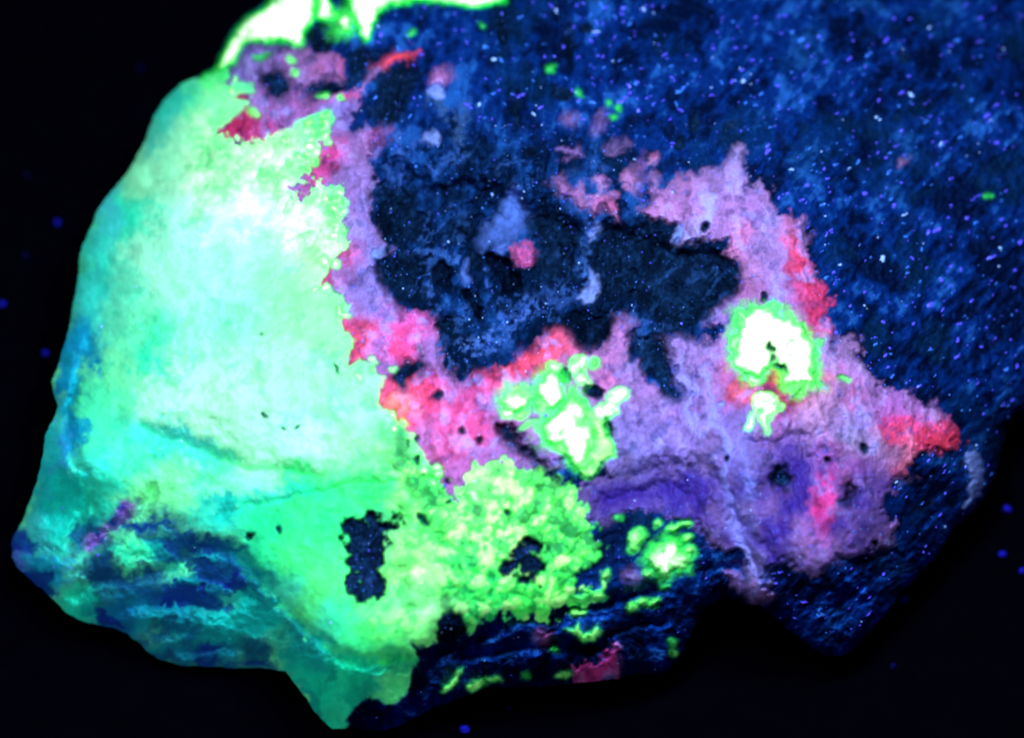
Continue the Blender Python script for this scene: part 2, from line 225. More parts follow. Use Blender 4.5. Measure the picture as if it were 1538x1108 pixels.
GS = [(370,310,(60,45,0),(210,255,245)),(300,300,40,(190,255,245)),(450,330,40,(200,255,220)),(280,230,60,(165,255,220)),(420,240,40,(200,255,220)),(330,160,30,(150,255,190)),(290,150,20,(90,240,190)),(250,170,(22,45,20),(35,205,205)),
 (225,210,(12,25,20),(60,205,210)),(320,110,16,(90,255,150)),(300,420,90,(175,255,240)),(420,420,60,(150,255,190)),(480,400,40,(190,255,200)),(480,500,60,(150,255,180)),(420,560,60,(172,255,218)),(330,600,70,(180,255,225)),(240,620,30,(175,255,235)),
 (430,660,(90,25,15),(185,255,250)),(540,600,40,(160,255,205)),(330,480,50,(120,255,195)),(240,500,(30,40,0),(70,245,195)),(230,540,20,(40,225,195)),(180,470,(25,60,15),(110,250,225)),(150,400,(28,60,10),(60,225,215)),(200,330,(28,22,0),(55,225,200)),(165,330,(18,35,15),(80,200,235)),
 (135,420,(14,60,10),(80,215,235)),(150,470,(16,40,10),(60,210,230)),(118,510,(22,28,20),(25,140,225)),(130,540,(14,40,25),(10,120,200)),(110,570,(14,40,10),(20,150,200)),(90,570,(10,30,0),(40,150,230)),(175,570,(25,50,0),(130,255,205)),(150,620,(30,50,0),(90,250,205)),
 (110,650,(14,50,0),(20,140,215)),(100,680,(18,30,0),(60,140,245)),(70,700,(16,60,5),(50,190,220)),(130,690,25,(80,230,225)),(150,740,(25,40,10),(60,230,215)),(95,760,(25,50,15),(30,200,205)),(60,800,(20,25,10),(70,190,220)),(30,830,(16,25,0),(90,110,245)),(65,855,(35,20,0),(40,150,220)),(45,870,(30,10,40),(70,110,245)),
 (200,700,25,(90,240,215)),(250,660,(60,20,15),(60,225,210)),(270,658,(50,13,17),(20,165,205)),(330,680,(30,9,20),(40,190,210)),(310,690,(25,15,30),(50,200,215)),(240,740,(50,40,20),(135,255,190)),(260,770,30,(125,250,185)),(330,700,30,(100,255,190)),(360,730,(50,15,-10),(140,250,230)),(330,760,(35,12,0),(40,190,200)),(420,750,(60,12,-12),(50,205,215)),  # cyan-blue splats under the bulge paint its shade
 (300,780,(60,12,0),(60,215,210)),(400,700,40,(165,255,215)),(520,690,40,(160,255,190)),(500,720,(60,25,-10),(60,238,150)),(560,730,(60,22,0),(50,232,130)),(470,790,50,(70,245,150)),(400,800,(30,60,0),(60,238,175)),(450,850,50,(85,252,160)),(600,690,30,(150,255,170)),(620,740,30,(140,255,140)),
 (480,890,50,(105,255,155)),(430,890,(25,25,40),(80,230,230)),(530,950,(60,25,30),(70,245,155)),(500,930,(25,30,40),(70,215,230)),(590,930,50,(110,255,140)),(620,860,40,(160,255,150)),(625,865,12,(240,255,235)),(640,910,(30,18,0),(190,255,215)),(640,830,(30,60,0),(120,255,140)),(720,740,40,(190,255,170)),
 (780,740,50,(170,255,150)),(700,800,50,(175,255,160)),(700,860,40,(60,235,130)),(760,800,50,(165,255,145)),(840,780,50,(140,255,120)),(870,830,40,(130,255,130)),(820,900,50,(110,255,110)),(780,910,30,(90,255,110)),(720,900,30,(80,240,140)),(660,940,30,(150,255,160)),
 (560,1000,(60,12,0),(20,165,165)),(600,985,30,(40,190,150)),(590,1030,(25,18,-20),(110,255,170)),(540,1020,40,(40,200,175)),(478,1030,(16,40,-30),(40,215,190)),(492,1012,(7,26,20),(10,110,130)),(520,1010,(22,18,0),(60,235,180)),(505,1060,(24,16,20),(60,225,190)),(470,1055,(10,30,-35),(15,150,160)),(545,1030,(30,10,-10),(20,140,140)),(450,960,(20,35,-35),(15,140,160)),(470,990,25,(20,165,170)),(545,1060,20,(10,110,130)),
 (300,880,(30,15,0),(10,140,185)),(200,835,(30,8,0),(70,235,200)),(240,830,20,(20,150,180)),(330,840,25,(20,140,185)),(250,900,(60,15,0),(5,95,175)),(190,875,(40,15,0),(3,30,130)),(150,860,(18,40,20),(3,25,120)),(345,880,(45,9,-20),(5,45,140)),(280,945,(50,8,0),(5,40,130)),(240,985,(50,9,10),(5,50,130)),(130,800,(14,30,30),(5,50,140)),(380,885,(40,9,45),(6,60,140)),(440,945,(50,9,45),(8,90,130)),(260,925,(50,14,0),(10,125,180)),(340,940,(60,15,-12),(15,165,185)),(380,920,30,(20,175,195)),
 (300,970,(70,15,0),(8,90,150)),(120,905,20,(45,200,190)),(170,930,30,(10,85,175)),(390,985,20,(5,50,120)),(230,795,(60,10,10),(5,45,150)),(320,815,(50,8,15),(5,40,130)),(400,860,(20,40,-40),(10,110,180))]
green = splats((110,245,190), GS, 3.)
gran = sm(60, -45, 30*mid+region([(600,640),(640,700),(700,720),(780,680),(860,740),(910,800),(910,900),(800,930),(700,930),(650,880),(620,760)], 1.2, 150))
gran = np.maximum(gran, .55*sm(50, -40, 40*mid+region([(590,680),(660,720),(680,900),(640,950),(560,960),(600,860),(620,790),(590,740)], 1.2, 130)))
granb = sm(25, -25, region([(300,170),(420,215),(500,170),(530,290),(520,380),(440,380),(400,300),(300,330),(270,280)], 1.2, 100))
q = np.clip(.44+.80*(ia-.5)+.42*mid+.25*fine+.6*(np.minimum(f2-f1, .5)-.22)+.35*(np.minimum(e2-e1, .5)-.22), 0, 1)
green = mixc(green, mixc(mixc(np.broadcast_to(L(4,125,70), GX.shape+(3,)), L(75,240,110), sm(0, .45, q)), L(205,255,180), sm(.45, 1, q)), .85*gran)
green = mixc(green, mixc(np.broadcast_to(L(90,245,120), GX.shape+(3,)), L(240,255,235), q), .55*granb)
green = green*np.array([.68, .79, .62])*(1+.16*mid+.07*fine+.05*big)[..., None]
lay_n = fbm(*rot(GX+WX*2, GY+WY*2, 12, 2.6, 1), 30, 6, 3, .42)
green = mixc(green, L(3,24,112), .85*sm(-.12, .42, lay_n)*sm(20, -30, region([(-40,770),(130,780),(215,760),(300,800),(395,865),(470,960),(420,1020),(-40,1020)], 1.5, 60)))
gl_ = green.mean(-1, keepdims=True); green = np.clip(gl_+(green-gl_)*1.07, .004, 1)
blotch = sm(.25, .8, fbm(GX, GY, 38, 3, 3))*sm(.0, .5, fbm(GX, GY, 12, 1, 3)+.2)
green = mixc(green, green*np.array([.35, .8, .75]), .5*blotch)

PS = [(400,85,25,(95,95,185)),(450,100,30,(165,110,190)),(500,98,18,(170,85,150)),(350,90,15,(110,130,225)),(345,190,30,(205,50,110)),(400,195,20,(190,50,110)),(420,170,25,(140,95,195)),(480,155,(40,12,-10),(170,75,165)),(525,137,(18,9,-20),(225,65,95)),(590,85,(30,10,-15),(225,75,80)),
 (565,95,12,(170,90,170)),(545,125,15,(125,120,225)),(520,165,25,(115,110,215)),(500,190,15,(110,120,215)),(490,240,(15,35,30),(185,65,140)),(565,210,18,(170,80,165)),(540,230,(12,40,0),(125,100,175)),(545,300,30,(125,105,185)),(540,270,20,(130,120,215)),(520,310,20,(140,85,160)),(560,350,20,(130,125,220)),
 (525,385,14,(215,70,115)),(490,415,14,(220,75,125)),(510,420,18,(160,100,190)),(550,400,25,(120,115,215)),(560,440,30,(115,120,220)),(540,455,15,(110,130,235)),(590,455,22,(175,100,205)),(545,485,20,(235,80,120)),(540,520,14,(225,80,125)),(575,480,15,(175,120,225)),(605,490,22,(215,75,150)),(595,520,14,(230,65,120)),(570,525,12,(170,110,210)),(630,490,14,(185,90,185)),
 (640,530,20,(130,100,190)),(575,550,15,(150,100,200)),(680,585,16,(170,125,225)),(660,560,14,(150,110,210)),(620,600,34,(248,72,105)),(600,615,14,(245,175,120)),(650,615,28,(240,70,125)),(660,640,25,(165,120,215)),(690,650,32,(228,68,125)),(715,630,18,(210,85,165)),(640,660,15,(170,130,210)),(740,650,25,(170,90,170)),(690,690,22,(180,110,200)),(660,670,14,(205,90,155)),(685,725,20,(165,85,175)),(745,670,15,(140,105,200)),
 (720,585,(30,10,-30),(205,75,150)),(780,545,(40,12,-25),(240,80,115)),(820,520,(35,14,-40),(230,90,120)),(845,505,12,(200,110,170)),(750,575,15,(225,95,145)),(740,610,15,(165,120,215)),
 (870,535,14,(190,120,180)),(930,510,20,(165,110,185)),(905,560,25,(170,110,180)),(922,560,14,(190,90,130)),(950,560,18,(130,125,220)),(960,580,20,(170,115,190)),(985,620,25,(140,120,205)),(965,475,12,(165,110,190)),
 (1030,310,40,(160,120,200)),(1000,305,20,(175,105,165)),(1035,290,14,(175,100,165)),(1110,240,25,(150,150,225)),(1070,275,20,(155,135,230)),(1090,300,30,(165,125,215)),(1120,330,30,(160,120,210)),(1050,325,(8,30,25),(150,155,235)),(1030,350,15,(140,150,230)),(1118,352,14,(225,110,150)),(1115,380,18,(200,120,160)),(1140,380,25,(150,130,215)),
 (1130,420,20,(175,100,165)),(1165,345,20,(160,135,215)),(1155,300,18,(150,120,200)),(1165,420,(20,40,0),(145,110,190)),(1190,370,(8,35,-15),(225,65,100)),(1205,410,(10,35,-15),(225,65,105)),(1225,450,(12,35,-10),(210,60,115)),(1230,488,14,(205,55,110)),(1205,440,(8,30,-15),(165,95,180)),(1190,465,20,(170,90,170)),(1240,520,15,(140,120,200)),
 (1280,530,20,(150,120,190)),(1300,570,20,(150,125,210)),(1260,600,20,(170,120,180)),(1245,550,15,(175,110,180)),(1080,470,14,(150,120,220)),(1060,525,25,(140,120,200)),(1080,560,25,(165,100,180)),(1030,540,15,(135,125,215)),(1035,585,(14,30,0),(115,130,220)),(1060,590,(8,45,5),(165,105,175)),(1085,558,8,(200,65,125)),(1095,595,10,(225,85,110)),(1110,590,12,(240,110,110)),
 (1000,650,45,(120,120,225)),(950,660,25,(115,125,225)),(960,690,25,(110,125,225)),(1050,650,25,(130,110,210)),(1085,620,25,(120,100,215)),(1015,630,10,(195,110,200)),(1180,600,22,(165,45,55)),(1170,640,20,(160,85,160)),(1165,570,10,(185,70,60)),(1215,610,20,(215,165,205)),(1225,630,18,(180,150,220)),(1260,620,15,(150,130,210)),(1225,575,10,(200,130,150)),
 (1290,595,14,(195,70,140)),(1290,630,20,(130,140,225)),(1340,620,25,(175,90,205)),(1310,610,14,(160,130,215)),(1380,620,20,(155,100,200)),(1400,625,16,(150,110,200)),(1345,650,(25,10,-5),(235,65,90)),(1390,650,(36,18,5),(242,58,92)),(1420,665,14,(230,70,95)),(1350,685,18,(205,130,170)),(1330,680,12,(150,120,190)),(1355,710,14,(190,85,130)),(1280,660,14,(150,155,205)),(1310,660,14,(135,145,205)),
 (1180,665,25,(125,95,205)),(1115,660,15,(110,125,220)),(1120,700,(14,40,-10),(110,115,215)),(1110,740,(12,40,-20),(105,105,200)),(1150,700,18,(85,70,190)),(1200,690,20,(105,75,195)),(1230,720,(12,40,0),(200,65,160)),(1235,770,(18,30,-10),(215,60,150)),(1265,690,20,(150,70,155)),(1270,720,15,(165,65,160)),(1215,690,14,(110,80,195)),(1310,720,20,(115,75,175)),(1330,730,18,(130,75,175)),(1295,760,15,(110,80,190)),
 (1310,790,25,(120,95,205)),(1280,810,25,(130,100,205)),(1230,830,25,(120,90,200)),(1200,840,22,(125,110,220)),(1180,790,22,(135,80,185)),(1150,760,20,(110,65,160)),(1215,800,14,(165,110,190)),(1330,810,14,(165,115,190)),(1160,810,14,(115,95,205)),(1130,790,20,(85,60,150)),(1140,830,(14,30,-20),(115,125,225)),(1155,870,12,(105,125,220)),(1110,800,14,(105,80,190)),(1140,885,12,(160,80,150)),(1115,870,10,(100,75,165)),
 (960,728,(60,12,-15),(48,38,120)),(900,752,(40,8,-12),(52,40,105)),(985,752,(40,14,-10),(95,85,205)),(945,752,(28,9,-18),(90,75,185)),(1030,712,(34,9,10),(60,46,140)),(930,722,(45,8,-18),(32,24,90)),(1000,698,(45,6,-14),(40,32,105)),(1075,765,(14,34,-28),(60,46,130)),(1165,690,(45,26,0),(66,54,150)),(1150,740,(28,26,0),(70,44,120)),(1190,745,(18,26,0),(88,48,130)),(1130,820,(10,30,-30),(58,44,130)),(1190,825,(12,24,-30),(80,60,150)),(1262,770,(9,30,-8),(70,40,130)),(1310,745,(18,30,10),(80,50,140)),(1060,760,25,(110,80,185)),(1010,700,(40,7,-18),(60,45,145)),(1075,720,14,(125,110,205)),  # dark purples here hold ledge shade as well as mineral tone
 (785,382,18,(195,90,165)),(880,290,30,(150,95,165)),(940,270,18,(175,120,185)),(915,305,14,(165,85,135)),(975,240,15,(140,75,120)),(985,275,12,(125,110,200)),(926,228,10,(120,100,180)),(857,178,10,(115,85,140)),(855,232,14,(95,75,160)),(658,115,14,(165,100,175)),(950,868,12,(75,40,95)),(816,955,16,(150,60,140)),(895,1005,34,(215,65,160)),(825,862,16,(120,50,105)),(1356,243,8,(120,90,130)),(900,185,10,(100,85,170))]
pfl_ = fbm(GX, GY, 40, 3, 4)
pink = splats((140,110,200), PS, 2.2, .62)
purple_shade = sm(25, -25, region([(880,735),(940,708),(1020,690),(1070,705),(1110,690),(1130,665),(1200,668),(1290,690),(1345,720),(1345,800),(1300,835),(1240,800),(1200,850),(1160,860),(1110,830),(1060,790),(960,770),(890,775)], 1.5))  # purple mineral tone, with the shade under the ledge painted in
pst = fbm(*rot(GX+WX*1.5, GY+WY*1.5, 75, 4, 1), 13, 5, 4, .45); pfl = fbm(GX, GY, 20, 2, 4)
pink = pink*np.array([.84, .70, .72])*(1+.34*pst+.25*pfl+.16*fine+.35*(ja-.5)*sm(1, .3, e1))[..., None]
pink = mixc(pink, L(138,116,180), .34*(1-np.clip(2.2*(pink[..., 0]-pink[..., 2])/(pink[..., 0]+1e-4), 0, 1))); pink = mixc(pink, L(150,152,215), .4*sm(.28, .85, pst)*sm(-.3, .4, mid))
pdk = sm(.15, .75, fbm(GX, GY, 17, 7, 4, .65)); pink = mixc(pink, mixc(host, pink, np.full(GX.shape, .35)), .75*pdk)
pink = mixc(pink, L(150,150,245), .45*sm(.35, .9, fbm(GX, GY, 24, 4, 4)))
pink = mixc(pink, L(46,28,132), purple_shade*np.clip(.62+.6*pfl_+.2*pst, .15, .92)*(1-.8*np.clip(1.6*(pink[..., 0]-.7*pink[..., 2])/(pink[..., 0]+1e-4), 0, 1)))
for P, w_, c_ in [([(1058,560),(1080,650),(1098,750),(1122,825),(1145,872)],13,(122,130,222)),([(1030,540),(1042,600),(1050,680)],12,(130,132,222)),([(1104,660),(1125,700),(1132,740)],12,(112,122,220)),([(1075,290),(1055,330),(1030,360)],9,(150,156,236)),([(1150,330),(1165,380),(1175,440)],12,(150,138,216)),([(545,300),(560,350),(568,420)],9,(132,128,220))]:
    k_ = np.exp(-(line_d(P, 1.6)/w_)**2)*sm(-.5, .5, pst); pink = mixc(pink, L(*c_), .75*k_)
web = sm(.80, 1., 1-np.abs(fbm(*rot(GX+WX*2, GY+WY*2, -50, 1.7, 1), 30, 1, 3)))*sm(-.2, .5, fbm(GX, GY, 45, 2, 3))
host = mixc(host, L(50,96,180), .6*web*cav)
black = np.broadcast_to(L(4,19,40), GX.shape+(3,)) * (1+.5*mid+.3*(ja-.5))[..., None]
black = mixc(black, L(16,52,98), .55*sm(.1, .9, fbm(GX, GY, 5, 6, 3)+.35*mid)); black = mixc(black, L(40,84,160), .35*web)
for P, w_, c_ in [([(655,548),(700,522),(742,492),(795,460)],9,(70,112,200)),([(690,552),(735,520),(775,500)],7,(62,105,195)),([(640,405),(655,445),(648,480),(660,520)],5,(52,92,175)),([(575,380),(615,374),(650,380),(690,396),(725,360)],6,(45,88,165)),([(688,395),(702,440),(690,475)],4,(48,92,180)),([(728,400),(742,445),(745,480)],5,(55,98,190)),
  ([(600,205),(590,240),(575,275)],7,(58,98,180)),([(625,210),(612,250),(600,280)],6,(50,88,170)),([(560,470),(600,470),(640,470)],4,(40,70,150)),([(880,330),(890,380),(880,440)],6,(60,105,190)),([(750,440),(790,460),(830,455)],7,(40,78,160)),([(810,430),(850,455),(900,440)],7,(36,70,140)),([(700,150),(690,200),(705,240)],9,(44,80,140)),([(650,150),(680,180),(690,210)],10,(48,82,130))]:
    k_ = np.exp(-(line_d(P, 2.2)/w_)**2)*sm(-.25, .45, fine+mid); host = mixc(host, L(*c_), .8*k_); black = mixc(black, L(*c_), .5*k_)
chip = np.broadcast_to(L(3,62,62), GX.shape+(3,))
pale = np.broadcast_to(L(125,150,230), GX.shape+(3,)) * (1+.25*mid+.2*fine)[..., None]

host = host*(1+.9*sm(20, -30, region([(640,975),(700,950),(900,915),(1040,870),(1100,880),(1060,1000),(900,1060),(560,1110),(560,1060)], 1)))[..., None]  # lower band lightened in colour where the lamp reaches too little
colr = host.copy(); glow = np.zeros(GX.shape); dh = np.zeros(GX.shape)
def lay(sdf, c, field, soft, up=0, upw=6., g=None):
    global colr, glow, dh, cls
    w = sm(soft, -soft, sdf); colr = mixc(colr, field, w)
    glow = glow*(1-w)+(w*g if g is not None else 0)
    dh = dh*(1-w)+up*sm(upw*.3, -upw, sdf); cls = np.where(sdf < 0, c, cls).astype(np.int8)
p_warp = {}
P_sz = lambda P: np.ptp(np.asarray(P)[:, 0])
softv = 3+11*sm(-.2, .6, fbm(GX, GY, 48, 2, 2))
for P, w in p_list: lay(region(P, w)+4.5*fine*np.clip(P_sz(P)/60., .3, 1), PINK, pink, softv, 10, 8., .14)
hotmap = np.zeros(GX.shape)
for x, y, r, a in [(370,315,(60,35,10),.55),(320,345,(24,18,0),.5),(440,245,(22,14,0),.35),(475,320,(14,22,10),.45),(425,395,(30,14,0),.25),(450,370,(25,20,0),.3),(625,865,12,.45),(640,912,(25,10,0),.25),(700,760,(20,12,-20),.4),(755,725,(18,9,-20),.45),(790,750,(9,20,20),.4),(765,800,16,.3),(840,760,16,.25),(780,900,22,.1),(705,735,12,.3),(770,715,12,.3),(765,870,10,.2),(700,760,10,.5),(430,670,(80,20,12),.12),(862,825,14,.2)]:
    rx, ry, an = r if isinstance(r, tuple) else (r, r, 0)
    u, v = rot(GX+WX*2.2-x, GY+WY*2.2-y, an, rx, ry); hotmap = np.maximum(hotmap, a*1.25*sm(1.25, .45, np.hypot(u, v)+.35*fine))
gz = sm(70, -20, region([(640,690),(740,680),(870,740),(920,800),(920,890),(830,930),(720,940),(640,760)], .5, 120)); s0 = region(G1, .9)+granb*(9*fine+12*(f1-.5)); s0 = s0+gz*np.where(np.abs(s0) < 45, 26*(f1-.5)+12*(e1-.5), 0); lay(s0, GREEN, green, 4., 6, 7., .42+hotmap)
for P, w in g_list[1:]:
    s = np.maximum(region(P, w), SD+3); hg = mixc(np.broadcast_to(L(25,225,60), GX.shape+(3,)), L(225,255,215), sm(-2, -13, s)); lay(s, GREEN, hg, 5, 9, 9., 1.1*sm(3, -13, s)*np.clip(.85+.6*mid+.5*fine, .15, 1.5))  # green rim fade imitates bloom, graded into colour and glow
lay(region(purple_streak, 1.), PINK, mixc(np.broadcast_to(L(20,40,150), GX.shape+(3,)), L(125,85,185), sm(.1, .7, .5+.6*pfl)), 11, 3, 7., .2)
for P, d in b_list:
    P = np.asarray(P); big_ = P[:, 0].max()-P[:, 0].min() > 45
    tiny = P[:, 0].max()-P[:, 0].min() < 24 and s0[int((P[0, 1]-Y0)/STEP), int((P[0, 0]-X0)/STEP)] < -4
    lay(region(P, (2.2 if P[0, 1] > 750 else 1.1) if big_ else (1.5 if d <= -8 else .6))+(1 if tiny else 0), BLACK, chip if tiny else (black*.2 if d <= -12 and not tiny and P[:, 0].max()-P[:, 0].min() < 62 else black), (6. if P[0, 1] > 750 else 11.) if big_ else (12. if d <= -8 and not tiny and P[0, 0] > 1000 else 7. if d <= -8 and not tiny else 3.), d, 9. if big_ else 6.)  # deep pits get a near-black colour, their shade painted in
for i, (P, d) in enumerate(f_list): lay(region(P, .9), PALE, pale*np.array([.25, .38, .55]) if i in (2, 3, 7) else pale*np.array([.75, .8, .85]), 12. if i == 2 else 4., d, 8.)
for px, py, n in [(492,186,3),(480,205,4),(470,232,5),(452,250,4),(500,290,6),(512,315,5),(508,345,5),(500,385,3),(490,440,2),(520,470,2),(565,560,4),(590,632,3),(650,716,4),(705,740,4),(420,215,3),(350,125,2)]:
    for q in range(n): hot_list.append((ell(px+random.gauss(0, 9)-3, py+random.gauss(0, 9), random.uniform(4, 10), random.uniform(4, 8), random.uniform(0, 90)), random.uniform(.31, .5)))
lump = np.sqrt(np.clip(1-f1*f1*1.2, 0, 1)); lump2 = np.sqrt(np.clip(1-e1*e1*1.2, 0, 1))
hq = np.clip(.15+.5*lump+.35*lump2+.5*mid+.3*fine, 0, 1.3); HOT = np.zeros(GX.shape)
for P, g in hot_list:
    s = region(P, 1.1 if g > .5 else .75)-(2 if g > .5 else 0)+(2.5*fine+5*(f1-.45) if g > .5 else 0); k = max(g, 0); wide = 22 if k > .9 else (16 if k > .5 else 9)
    hg = mixc(np.broadcast_to(L(28,170,62) if g < 0 else (L(50,240,80) if g > .5 else L(60,235,95)), GX.shape+(3,)), L(60,205,100) if g < 0 else (L(225,255,210) if k > .3 else L(150,255,130)), sm(2, -wide, s)*np.clip(hq, 0, 1)); hg = hg*(1+.2*fine)[..., None]  # cluster margins graded to green to hint at bloom
    if k > .5:
        halo = sm(20, -3, s)*np.clip(.85+.5*mid, .35, 1); colr = mixc(colr, L(60,235,85), .7*halo); glow = np.maximum(glow, .36*halo)  # bloom around bright clusters painted onto neighbouring colour and glow
    HOT = np.maximum(HOT, sm(0, -8, s)*(g > 0))
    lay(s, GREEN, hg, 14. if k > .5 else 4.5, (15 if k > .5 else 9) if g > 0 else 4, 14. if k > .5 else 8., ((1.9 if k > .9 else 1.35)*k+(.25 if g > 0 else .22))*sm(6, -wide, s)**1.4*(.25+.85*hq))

for P in (ell(1156,523,8,10), ell(1160,538,5,8,20), ell(1172,552,13,5,25)):
    lay(region(P, .8), BLACK, np.broadcast_to(L(4,95,50), GX.shape+(3,)), 6., -16, 9.)
# ------------------------------------------------------------------ relief: grooves, ledges, grains, facets
def groove(P, w, d, warp=1.):
    global H
    H = H-d*np.exp(-(line_d(P, warp)/w)**2)
s = region([(200,630),(225,606),(280,586),(330,562),(400,545),(500,560),(560,600),(590,650),(560,690),(500,702),(430,697),(380,687),(330,667),(270,650)], .8, 80)
H += (20-10*sm(300, 440, GX))*sm(10+20*sm(300, 440, GX), -55, s)
for P, w, d in [([(215,650),(270,668),(320,690),(380,708),(470,716)],12,16),([(330,770),(400,760),(470,742),(520,730),(600,722)],7,9),([(130,730),(118,780),(108,800)],6,12),([(140,760),(135,780),(120,810)],5,8),
 ([(108,600),(100,640),(112,680),(130,720)],9,14),([(135,520),(118,570),(108,600)],9,14),([(225,740),(215,770),(170,800),(130,830)],9,24),([(110,890),(150,872),(220,862),(265,855),(285,835),(300,815),(345,822),(375,850),(400,880)],10,34),
 ([(150,920),(190,912),(230,905),(275,905),(320,912),(370,895)],9,28),([(210,940),(250,950),(285,945)],7,20),([(270,975),(330,966),(390,980)],9,24),([(420,905),(460,945),(505,985),(540,995),(600,985)],8,26),([(470,1030),(490,1015),(494,990)],6,12),
 ([(690,985),(760,975),(830,965),(900,972)],9,26),([(760,930),(830,925),(900,905),(980,885)],9,34),([(640,975),(700,960),(760,940)],10,34),([(620,1060),(640,1010),(660,980)],10,28),([(860,985),(930,945),(1000,930)],8,20),([(800,955),(860,930),(920,920)],5,9),
 ([(885,735),(950,712),(1030,692),(1060,700),(1090,740),(1110,790),(1140,860)],11,12),([(890,760),(950,740),(1010,728),(1040,740)],10,10),([(1035,512),(1045,560),(1048,620),(1040,680)],4,5),([(1118,660),(1140,662),(1170,662),(1205,655),(1245,645)],7,9),([(1100,760),(1130,800),(1160,830)],6,10),
 ([(1205,655),(1215,700),(1210,740)],4,6),([(1260,838),(1300,842),(1340,828)],6,14),([(1050,862),(1080,850),(1110,852)],7,14),([(1500,440),(1480,470),(1490,560)],5,6),([(1370,160),(1395,150),(1420,140)],5,6),([(620,480),(690,500),(740,480),(800,500)],5,5)]:
    groove(P, w, d)
H -= 18*sm(12, -30, region([(882,735),(931,717),(977,699),(1017,685),(1055,688),(1062,735),(1010,770),(890,776)], 1.))
H -= 16*sm(10, -40, region([(1150,668),(1240,650),(1265,700),(1250,760),(1190,770),(1140,740)], 1.2))
H -= 34*sm(4, -30, region([(566,240),(600,215),(660,260),(760,270),(860,320),(960,330),(1010,355),(1088,368),(1108,400),(1105,430),(1075,465),(1040,505),(940,470),(920,500),(880,520),(850,490),(800,520),(740,545),(690,570),(665,540),(650,480),(600,460),(572,430),(575,390),(570,340)], 1.1))
isG = cls == GREEN; isP = cls == PINK; isB = cls == BLACK; isM = cls == MATRIX
def soft(m): # blur a mask a little
    m = m.astype(float)
    for _ in range(3):
        m = (np.pad(m, 1, 'edge')[:-2, 1:-1]+np.pad(m, 1, 'edge')[2:, 1:-1]+np.pad(m, 1, 'edge')[1:-1, :-2]+np.pad(m, 1, 'edge')[1:-1, 2:]+m)/5
    return m
mM, mG, mP, mB = soft(isM), soft(isG), soft(isP), soft(isB)
side = sm(0, 90, -SD)                                             # 0 at the rim
H += 7*big+2.2*mid
H += cav*(9*(dx*(ia-.5)+dy*(ib-.5))+7*np.abs(fbm(*rot(GX+WX*2, GY+WY*2, -50, 1.7, 1), 30, 1, 3)))
H += mM*(3.2*flow+2.0*fine+5*(dx*(ia-.5)+dy*(ib-.5))+4.5*(ex*(ja-.5)+ey*(jb-.5)))
H += mB*(2.5*flow+1.6*fine+6*(dx*(ia-.5)+dy*(ib-.5))+4*(ex*(ja-.5)+ey*(jb-.5)))
tq = (pfl+pst*.5)*2.6; terr = (np.floor(tq)+sm(.25, .75, tq-np.floor(tq)))/2.6
H += mP*(2.2*terr+3.0*pst+.6*fine+1.6*(dx*(ia-.5)+dy*(ib-.5)))
H += mG*(1.3*mid+.3*fine+(.05+gran+.5*granb)*(9*np.sqrt(np.clip(1-f1*f1*1.3, 0, 1))-5+2.5*np.sqrt(np.clip(1-e1*e1*1.3, 0, 1))))
edge = region([(60,760),(130,790),(215,752),(300,795),(400,865),(500,985),(640,970),(760,930),(900,910),(1040,870),(1200,870),(1340,830),(1480,760),(1500,1100),(-30,1100),(-30,760)], 1, 60)
lowside = sm(15, -25, edge)
lay_n = fbm(*rot(GX+WX*2, GY+WY*2, 12, 2.6, 1), 30, 6, 3, .42)
H += lowside*(-13*lay_n)*sm(0, 40, -SD)+5*lowside*mM*np.floor(lay_n*2.5)/2.5
H += dh+HOT*(7*lump+4*lump2-6)
H += -40*np.exp(np.minimum(SD, 0)/12.)                                      # roll the rim over
H = np.maximum(H, 14)

# ------------------------------------------------------------------ pixel rays to points on the stone
CT, ST = math.cos(TILT), math.sin(TILT)
TX = (1538*PX/2)/D
def unproject(px, py, h):
    u = (px-769)/769*TX; v = -(py-554)/769*TX
    dxw = u; dyw = v*CT+ST; dzw = v*ST-CT
    k = (h*PX-cam.location.z)/dzw
    return np.stack([dxw*k, cam.location.y+dyw*k, h*PX*np.ones_like(k)], -1)
gyy, gxx = np.gradient(SD, STEP); gl = np.hypot(gxx, gyy)+1e-6
out = SD > 0
PXX = np.where(out, GX-SD*gxx/gl, GX); PYY = np.where(out, GY-SD*gyy/gl, GY)
V = unproject(PXX, PYY, H)
ins = SD < 0
fm = ins[:-1, :-1] | ins[1:, :-1] | ins[:-1, 1:] | ins[1:, 1:]
fm &= (SD[:-1, :-1] < STEP*1.5) & (SD[1:, :-1] < STEP*1.5) & (SD[:-1, 1:] < STEP*1.5) & (SD[1:, 1:] < STEP*1.5)
idx = np.arange(NY*NX).reshape(NY, NX)
F = np.stack([idx[1:, :-1], idx[1:, 1:], idx[:-1, 1:], idx[:-1, :-1]], -1)[fm]
cc = np.stack([cls[1:, :-1], cls[1:, 1:], cls[:-1, 1:], cls[:-1, :-1]], -1)[fm]
fc = np.max(np.where(cc == np.median(cc, 1).astype(np.int8)[:, None], cc, 0), 1)
V = V.reshape(-1, 3)
fn = np.cross(V[F[:, 2]]-V[F[:, 0]], V[F[:, 3]]-V[F[:, 1]])
VN = np.zeros_like(V)
for k in range(4): np.add.at(VN, F[:, k], fn)
VN /= np.linalg.norm(VN, axis=1, keepdims=True)+1e-20
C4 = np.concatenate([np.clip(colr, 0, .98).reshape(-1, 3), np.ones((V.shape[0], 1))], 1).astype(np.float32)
GL = np.clip(glow, 0, 3).reshape(-1).astype(np.float32)

